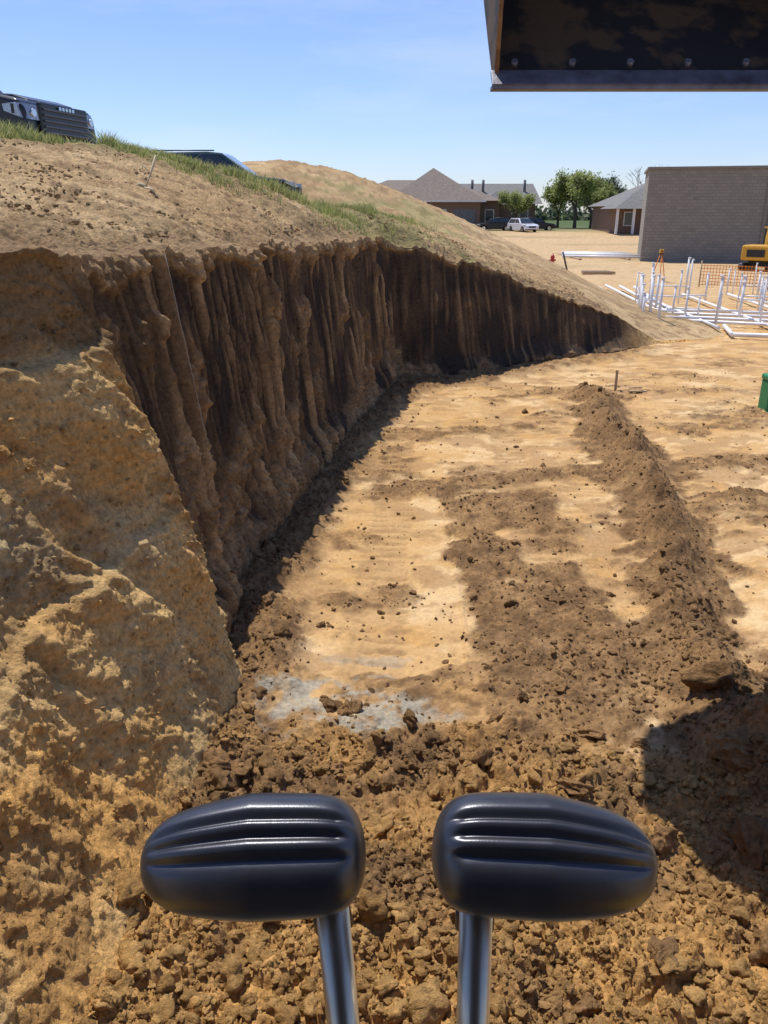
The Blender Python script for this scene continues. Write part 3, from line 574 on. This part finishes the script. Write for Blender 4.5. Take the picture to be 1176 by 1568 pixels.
# ------------------------------------------------------------------ site objects
e=empty("pvc_plumbing",(0,0,0)); obs=[]
def pipe(a,b,r=.055): obs.append(tube("pipe",[a,b],r,M_pvc,None,n=8))
for i in range(5):
    pipe((9.0+.45*i,38-.6*i,.12+.02*i),(8.35+.28*i,25.0+.5*i,.12+.02*i),.06)
for i in range(4): pipe((8.3,25+.9*i,.15),(14.5,22.0+1.3*i,.15),.05)
for i in range(3): pipe((9.5+1.6*i,23,.14),(10.2+1.8*i,33,.14),.05)
pipe((9.4,21.8,.12),(12.5,21.0,.12),.06); pipe((9.4,21.8,.12),(9.9,23.6,.12),.06)
rr=random.Random(4)
for i in range(46):
    Yy=rr.uniform(22.5,35); X=Yy*rr.uniform(.305,.50); hh=rr.choice((.7,1.0,1.2,1.45)); r_=rr.choice((.025,.035,.045)); pipe((X,Yy,0),(X+rr.uniform(-.03,.03),Yy,hh),r_)
    if rr.random()<.4: pipe((X,Yy,.35),(X+rr.uniform(.5,1.6),Yy+rr.uniform(-.3,.3),.3),.03)
    obs.append(tube("cap",[(X,Yy,hh),(X,Yy,hh+.06)],r_+.012,M_pvc,None,n=8))
joinlist("pipes",obs,e)
e=empty("pipe_stack",(0,0,0)); obs=[]
for i in range(9): obs.append(tube("p",[(13.2+.1*i,62+.5*i,.2+.1*(i%2)),(18.5,60+.6*i,.2+.1*(i%2))],.08,M_pvc,None,8))
joinlist("pipes",obs,e); 
for xx in(14,17.5): box("bunk",(xx-.1,59.5,0),(xx+.1,68,.14),M_wood,e)
V=[];F=[]
def strip(a,b,t):
    o=len(V); a=Vector(a);b=Vector(b); V.extend([a,b,b+Vector(t),a+Vector(t)]); F.append((o,o+1,o+2,o+3))
fp=[(14.5,38),(17,36.5),(20,36),(24,36.5)]
for (a,b) in zip(fp[:-1],fp[1:]):
    for k in range(7): strip((a[0],a[1],.1+k*.14),(b[0],b[1],.1+k*.14),(0,0,.025))
    nn=22
    for k in range(nn): 
        t=k/nn; X=a[0]+(b[0]-a[0])*t; Yy=a[1]+(b[1]-a[1])*t; strip((X,Yy,.08),(X+.025,Yy,.08),(0,0,.92))
e=empty("safety_fence",(0,0,0)); pymesh("mesh_panel",V,F,M_orange,e)
for p in fp: tube("post",[(p[0],p[1],0),(p[0],p[1],1.15)],.03,M_wood,e,n=6)
e=empty("survey_tripod",(13.6,41,0))
for k in range(3):
    a=k*2.094+.4; tube("leg",[(.05*math.cos(a),.05*math.sin(a),1.3),(.4*math.cos(a),.4*math.sin(a),0)],.022,M_orange,e,n=6)
box("head_plate",(-.09,-.09,1.3),(.09,.09,1.34),M_trim,e); box("level_instrument",(-.1,-.07,1.34),(.1,.07,1.52),M_yel,e,.02); tube("lens_barrel",[(0,-.16,1.43),(0,-.06,1.43)],.035,M_trim,e)
e=empty("fire_hydrant",(10.3,51,0)); tube("barrel",[(0,0,0),(0,0,.08),(0,0,.081),(0,0,.6),(0,0,.62),(0,0,.72),(0,0,.82)],.1,M_red,e,14,[.16,.16,.11,.11,.14,.11,.03])
tube("side_nozzles",[(-.2,0,.48),(.2,0,.48)],.055,M_red,e); tube("front_nozzle",[(0,0,.45),(0,-.2,.45)],.07,M_red,e); tube("top_nut",[(0,0,.82),(0,0,.88)],.03,M_red,e,6)
e=empty("mini_excavator",(22.2,49,0),math.radians(48))
for s in(-1,1):
    prism("track",[(-1.0,.0),(-1.25,.2),(-1.1,.45),(1.1,.45),(1.25,.2),(1.0,0)],s*.75-.18,s*.75+.18,M_trim,e,.06)
    for k in range(4): tube("track_roller",[(-.8+.53*k,s*.75-.2,.2),(-.8+.53*k,s*.75+.2,.2)],.12,M_yel,e)
box("undercarriage",(-.5,-.6,.25),(.5,.6,.6),M_trim,e,.03); box("engine_house",(-1.25,-.85,.6),(.2,.85,1.45),M_yel,e,.12)
box("cab_base",(.1,-.75,.6),(1.0,.1,1.1),M_yel,e,.05)
for (a,b_) in((.1,-.72),(.95,-.72),(.1,.05),(.95,.05)): box("cab_post",(a,b_,1.1),(a+.06,b_+.06,2.35),M_trim,e)
box("cab_roof",(.0,-.78,2.35),(1.08,.15,2.43),M_yel,e,.03); box("seat",(.2,-.55,1.1),(.6,-.1,1.7),M_trim,e,.05)
box("cab_glass",(.15,-.70,1.12),(.93,-.69,2.33),M_glass,e); box("counterweight_plate",(-1.28,-.5,.8),(-1.255,.5,1.2),M_trim,e)
prism("boom",[(.9,.8),(1.6,2.3),(2.3,2.9),(3.1,2.7),(3.05,2.5),(2.35,2.6),(1.8,2.1),(1.15,.75)],.2,.45,M_yel,e,.02)
prism("stick",[(2.9,2.9),(3.15,2.85),(3.3,1.2),(3.12,1.2)],.22,.43,M_yel,e,.02); prism("bucket",[(3.35,1.25),(3.05,1.2),(2.75,.9),(2.7,.5),(3.0,.4),(3.05,.55),(2.95,.8)],.05,.6,M_trim,e,.02)
tube("hydraulic_cylinder",[(1.2,.32,1.0),(2.0,.32,2.3)],.05,M_chrome,e)
e=empty("survey_stake",(4.4,15,0)); prism("stake",[(-.022,-.1),(-.022,.42),(.022,.42),(.022,-.1)],-.012,.012,M_wood,e)
o=box("broken_board",(.1,-.3,.06),(.55,-.23,.085),M_wood,e); o.rotation_euler=(0,.08,.35)
o=box("second_board",(.25,.05,.05),(.5,.11,.07),M_wood,e); o.rotation_euler=(0,-.1,-.3)
e=empty("utility_pedestal",(6.72,13.5,0)); box("housing",(-.2,-.17,-.02),(.2,.17,.52),M_ubox,e,.02); box("lid",(-.215,-.185,.52),(.215,.185,.62),M_ubox,e,.03); box("latch",(-.03,-.195,.4),(.03,-.175,.47),M_trim,e)
e=empty("lumber_pile",(11.8,46,0))
for i in range(6): box("board",(-.9+.03*i,-.5+.17*i,.05),(.9-.05*i,-.4+.17*i,.17),M_trim if i%2 else M_wood,e)
tube("leaning_post",[(-1.2,2,0),(-1.5,2.2,1.1)],.05,M_trim,e)
pts=[]
for i in range(11):
    z_=2.92-i*.15; pts.append((-1.66+.14*(2.92-z_),6.33+.006*math.sin(i*1.3),z_))
tube("marking_string",pts,.0035,M_str,None,6)
e=empty("dry_plant_stalk",(-2.62,9.5,float(hillz(np.array([-2.62]),np.array([9.5]))[0])+.04))
tube("stem",[(-.14,0,.0),(-.02,0,.03),(.05,.02,.18),(.13,.02,.36)],.014,M_straw,e,6); tube("root",[(-.02,0,.03),(.04,-.03,.02),(.1,-.1,.0)],.016,M_straw,e,6); tube("twig",[(.05,.02,.18),(-.02,.0,.26)],.007,M_straw,e,5); tube("leaf_bundle",[(-.16,0,.02),(-.08,.02,.07),(0,.02,.04)],.02,M_straw,e,6)
# ------------------------------------------------------------------ bucket (raised, opening toward operator)
M_inside,nt,b=nmat("dirty_bucket_steel"); N=nt.nodes
tc=N.new("ShaderNodeTexCoord"); no=N.new("ShaderNodeTexNoise"); no.inputs["Scale"].default_value=2.6; no.inputs["Detail"].default_value=6; no.inputs["Roughness"].default_value=.6
rp=N.new("ShaderNodeValToRGB"); rp.color_ramp.elements[0].position=.47; rp.color_ramp.elements[0].color=(.018,.016,.015,1); rp.color_ramp.elements[1].position=.55; rp.color_ramp.elements[1].color=(.095,.055,.026,1)
nt.links.new(tc.outputs["Object"],no.inputs["Vector"]); nt.links.new(no.outputs["Fac"],rp.inputs[0]); nt.links.new(rp.outputs[0],b.inputs["Base Color"]); b.inputs["Roughness"].default_value=.8
M_rust=mat("rusty_edge",(.30,.17,.08),.8,0,.4,14,.5,60)
e=empty("excavator_bucket",(.075,.6,.07)); x0,x1=.56,2.5
prof=[(4.5,3.80),(4.85,4.08),(5.2,4.38),(5.55,4.8),(5.62,5.2),(5.35,5.55),(4.9,5.7),(4.3,5.65)]
V=[];F=[]
for xx in(x0,x1): 
    for (a,b_) in prof: V.append((xx,a,b_))
k=len(prof); F=[(i,i+1,k+i+1,k+i) for i in range(k-1)]
o=pymesh("shell",V,F,M_inside,e); so=o.modifiers.new("s",'SOLIDIFY'); so.thickness=.03
for xx in(x0,x1-.02): 
    o=prism("side_plate",prof+[(4.3,5.2),(4.36,4.5)],0,.025,M_inside,e); 
    for v in o.data.vertices: a,b_,c_=v.co; v.co=(xx-.012+b_,a,c_)
tube("side_edge",[(x0,4.48,3.85),(x0,4.35,4.5),(x0,4.29,5.2)],.014,M_rust,e,6)
box("cutting_edge",(x0-.03,4.40,3.775),(x1+.03,4.50,3.80),M_steel,e,.004)
pymesh("lip_plate",[(x0-.03,4.39,3.80),(x1+.03,4.39,3.80),(x1+.03,4.49,3.885),(x0-.03,4.49,3.885),(x0-.03,4.41,3.79),(x1+.03,4.41,3.79),(x1+.03,4.52,3.87),(x0-.03,4.52,3.87)],[(0,1,2,3),(7,6,5,4),(0,4,5,1),(3,2,6,7),(0,3,7,4),(1,5,6,2)],M_steel,e,.003)
for i in range(6):
    cx=x0+.10+i*.325; 
    tube("bolt",[(cx,4.50,3.905),(cx,4.475,3.93)],.02,M_steel,e,6)
prism("stick",[(4.5,5.5),(4.9,5.6),(4.2,7.2),(3.9,7.0)],0,.3,M_yel,e,.02)
o=e.children[-1]
for v in o.data.vertices: a,b_,c_=v.co; v.co=(1.35+b_,a,c_)
o=prism("boom",[(4.2,7.3),(3.85,6.8),(1.6,5.4),(-.3,1.9),(-.7,1.9),(1.2,5.8)],0,.32,M_yel,e,.02)
for v in o.data.vertices: a,b_,c_=v.co; v.co=(1.34+b_,a,c_)
# ------------------------------------------------------------------ control levers
def gripmat():
    m,nt,b=nmat("lever_grip_plastic"); b.inputs["Base Color"].default_value=(.060,.064,.078,1); b.inputs["Specular IOR Level"].default_value=.9; b.inputs["Metallic"].default_value=.6
    N=nt.nodes; tc=N.new("ShaderNodeTexCoord"); no=N.new("ShaderNodeTexNoise"); no.inputs["Scale"].default_value=60; no.inputs["Detail"].default_value=6
    mr=N.new("ShaderNodeMapRange"); mr.inputs[3].default_value=.24; mr.inputs[4].default_value=.44
    nt.links.new(tc.outputs["Object"],no.inputs["Vector"]); nt.links.new(no.outputs["Fac"],mr.inputs[0]); nt.links.new(mr.outputs[0],b.inputs["Roughness"])
    n3=N.new("ShaderNodeTexNoise"); n3.inputs["Scale"].default_value=900; bp=N.new("ShaderNodeBump"); bp.inputs["Strength"].default_value=.08; bp.inputs["Distance"].default_value=.001
    nt.links.new(tc.outputs["Object"],n3.inputs["Vector"]); nt.links.new(n3.outputs["Fac"],bp.inputs["Height"]); nt.links.new(bp.outputs["Normal"],b.inputs["Normal"])
    return m
M_grip=gripmat(); M_shaft=mat("lever_shaft_steel",(.55,.48,.37),.33,.95,.1,30)
pitch=math.radians(20.6)
def grip(cx,mirror,tilt,sx,sbx):
    e=empty("control_lever",(0,0,0)); nl,na=150,260; hw=.0705
    V=np.zeros((nl,na,3))
    for i in range(nl):
        u=-1+2*i/(nl-1); ue=math.sin(u*math.pi/2)
        base=(max(0,1-abs(ue)**(6 if ue<0 else 7)))**(1/2.0)
        tap=1-.30*max(0,-ue)**1.2-.05*max(0,ue)
        r=base*tap
        for j in range(na):
            th=2*math.pi*j/na; cy,sz=math.cos(th),math.sin(th)
            ex=.88
            yy=math.copysign(abs(cy)**ex,cy)*.028*r; zz=math.copysign(abs(sz)**ex,sz)*.0375*r
            deg=math.degrees(th)
            if deg>180: deg-=360
            rib=0
            for c0 in (6,28,50):
                q=(deg-c0)/6.5
                if abs(q)<2.5: rib-=math.exp(-q*q*1.3)
            env=max(0,min(1,(.93-abs(ue+.02))*6))
            f=1+.13*rib*env
            V[i,j]=(ue*hw*mirror,-yy*f,zz*f-.003*(-ue if ue<0 else 0))
    R=Matrix.Rotation(tilt,3,'Y'); R=Matrix.Rotation(math.radians(-28),3,'X')@R
    C0=Vector((cx,.392,2.822)); P=np.array([[*(R@Vector(p)+C0)] for p in V.reshape(-1,3)])
    F=[(i*na+j,i*na+(j+1)%na,(i+1)*na+(j+1)%na,(i+1)*na+j) for i in range(nl-1) for j in range(na)]
    o=pymesh("grip",P,F,M_grip,e); 
    for p in o.data.polygons: p.use_smooth=True
    sxp=Vector((sx,.395,2.80)); tube("shaft",[sxp,Vector((sbx,.345,2.62)),Vector((sbx+(sbx-sx)*2.2,.22,2.25)),Vector((sbx+(sbx-sx)*2.6,.2,1.97))],.0108,M_shaft,e,24)
    tube("collar",[sxp+Vector((0,0,-.022)),sxp+Vector(((sbx-sx)*.15,-.003,-.036))],.0128,M_trim,e,20)
    tube("boot",[(sbx+(sbx-sx)*2.6,.2,1.93),(sbx+(sbx-sx)*2.6,.2,1.97),(sbx+(sbx-sx)*2.6,.2,2.02)],.05,M_trim,e,16,[.06,.045,.02])
    return e
grip(-.0818,1,math.radians(-1.5),-.035,-.019)
grip(.1005,-1,math.radians(2.5),.0595,.0565)
e=empty("excavator_cab",(0,0,0)); box("cab_floor",(-.55,-1.2,1.85),(.65,.42,1.93),M_trim,e,.02); box("turret_deck",(-1.0,-2.6,1.2),(1.6,.35,1.85),M_yel,e,.08)
box("undercarriage",(-.5,-2.2,.3),(1.0,.0,1.2),M_trim,e,.05)
for s in(-.95,1.05):
    o=prism("track",[(-2.9,.2),(-2.6,0),(.1,0),(.45,.25),(.3,.75),(-.1,.85),(-2.6,.85),(-2.9,.6)],0,.4,M_trim,e,.05)
    for v in o.data.vertices: a,b_,c_=v.co; v.co=(s+b_,a,c_)
box("canopy_roof",(-1.0,-1.25,3.92),(1.1,-.1,3.98),M_trim,e,.02); box("rear_panel",(-.98,-1.2,1.94),(1.08,-1.15,3.915),M_trim,e,.01)  # unseen cab rear, added and widened to darken reflections in the grips
box("seat_base",(-.25,-.95,1.94),(.35,-.4,2.35),M_trim,e,.04); box("seat_back",(-.22,-1.05,2.36),(.32,-.85,3.1),M_trim,e,.05); box("seat_cushion",(-.24,-.84,2.355),(.34,-.38,2.48),M_trim,e,.04)
box("left_console",(-.5,-.9,1.94),(-.3,-.3,2.55),M_trim,e,.03); box("right_console",(.4,-.9,1.94),(.6,-.3,2.55),M_trim,e,.03)
# ------------------------------------------------------------------ light, sky, camera
sv=Vector((-.23,.36,1)).normalized()
sun=bpy.data.lights.new("sun",'SUN'); sun.energy=5.0; sun.angle=math.radians(.53); sun.color=(1,.94,.85)
so=bpy.data.objects.new("sun",sun); COL.objects.link(so); so.rotation_euler=sv.to_track_quat('Z','Y').to_euler()
w=bpy.data.worlds.new("World"); scene.world=w; w.use_nodes=True; nt=w.node_tree
sky=nt.nodes.new("ShaderNodeTexSky"); sky.sky_type='NISHITA'; sky.sun_disc=False; sky.sun_elevation=math.asin(sv.z); sky.sun_rotation=math.atan2(sv.x,sv.y)
sky.air_density=1.0; sky.dust_density=.3; sky.ozone_density=3.5
mx=nt.nodes.new("ShaderNodeMix"); mx.data_type='RGBA'; mx.blend_type='MULTIPLY'; mx.inputs[0].default_value=1; mx.inputs[7].default_value=(.97,1.01,1.28,1)
tc=nt.nodes.new("ShaderNodeTexCoord"); mp=nt.nodes.new("ShaderNodeMapping"); mp.inputs["Scale"].default_value=(1.2,2.0,6.0); no=nt.nodes.new("ShaderNodeTexNoise"); no.inputs["Scale"].default_value=2.2; no.inputs["Detail"].default_value=7; no.inputs["Roughness"].default_value=.6
rp=nt.nodes.new("ShaderNodeMapRange"); rp.inputs[1].default_value=.5; rp.inputs[2].default_value=.8; rp.inputs[3].default_value=0; rp.inputs[4].default_value=.3
m2=nt.nodes.new("ShaderNodeMix"); m2.data_type='RGBA'; m2.inputs[7].default_value=(7.5,7.8,8.2,1)
nt.links.new(tc.outputs["Generated"],mp.inputs[0]); nt.links.new(mp.outputs[0],no.inputs["Vector"]); nt.links.new(no.outputs["Fac"],rp.inputs[0]); nt.links.new(rp.outputs[0],m2.inputs[0])
nt.links.new(sky.outputs[0],mx.inputs[6]); nt.links.new(mx.outputs[2],m2.inputs[6]); nt.links.new(m2.outputs[2],nt.nodes["Background"].inputs["Color"]); nt.nodes["Background"].inputs["Strength"].default_value=.12
cam=bpy.data.cameras.new("camera"); co=bpy.data.objects.new("camera",cam); COL.objects.link(co); co.location=(0,0,3.2); co.rotation_euler=(math.pi/2-pitch,0,0)
cam.sensor_fit='VERTICAL'; cam.sensor_height=36; cam.lens=28.0; cam.clip_start=.02; cam.clip_end=6000; scene.camera=co
scene.view_settings.view_transform='Standard'; scene.view_settings.look='None'; scene.view_settings.exposure=0
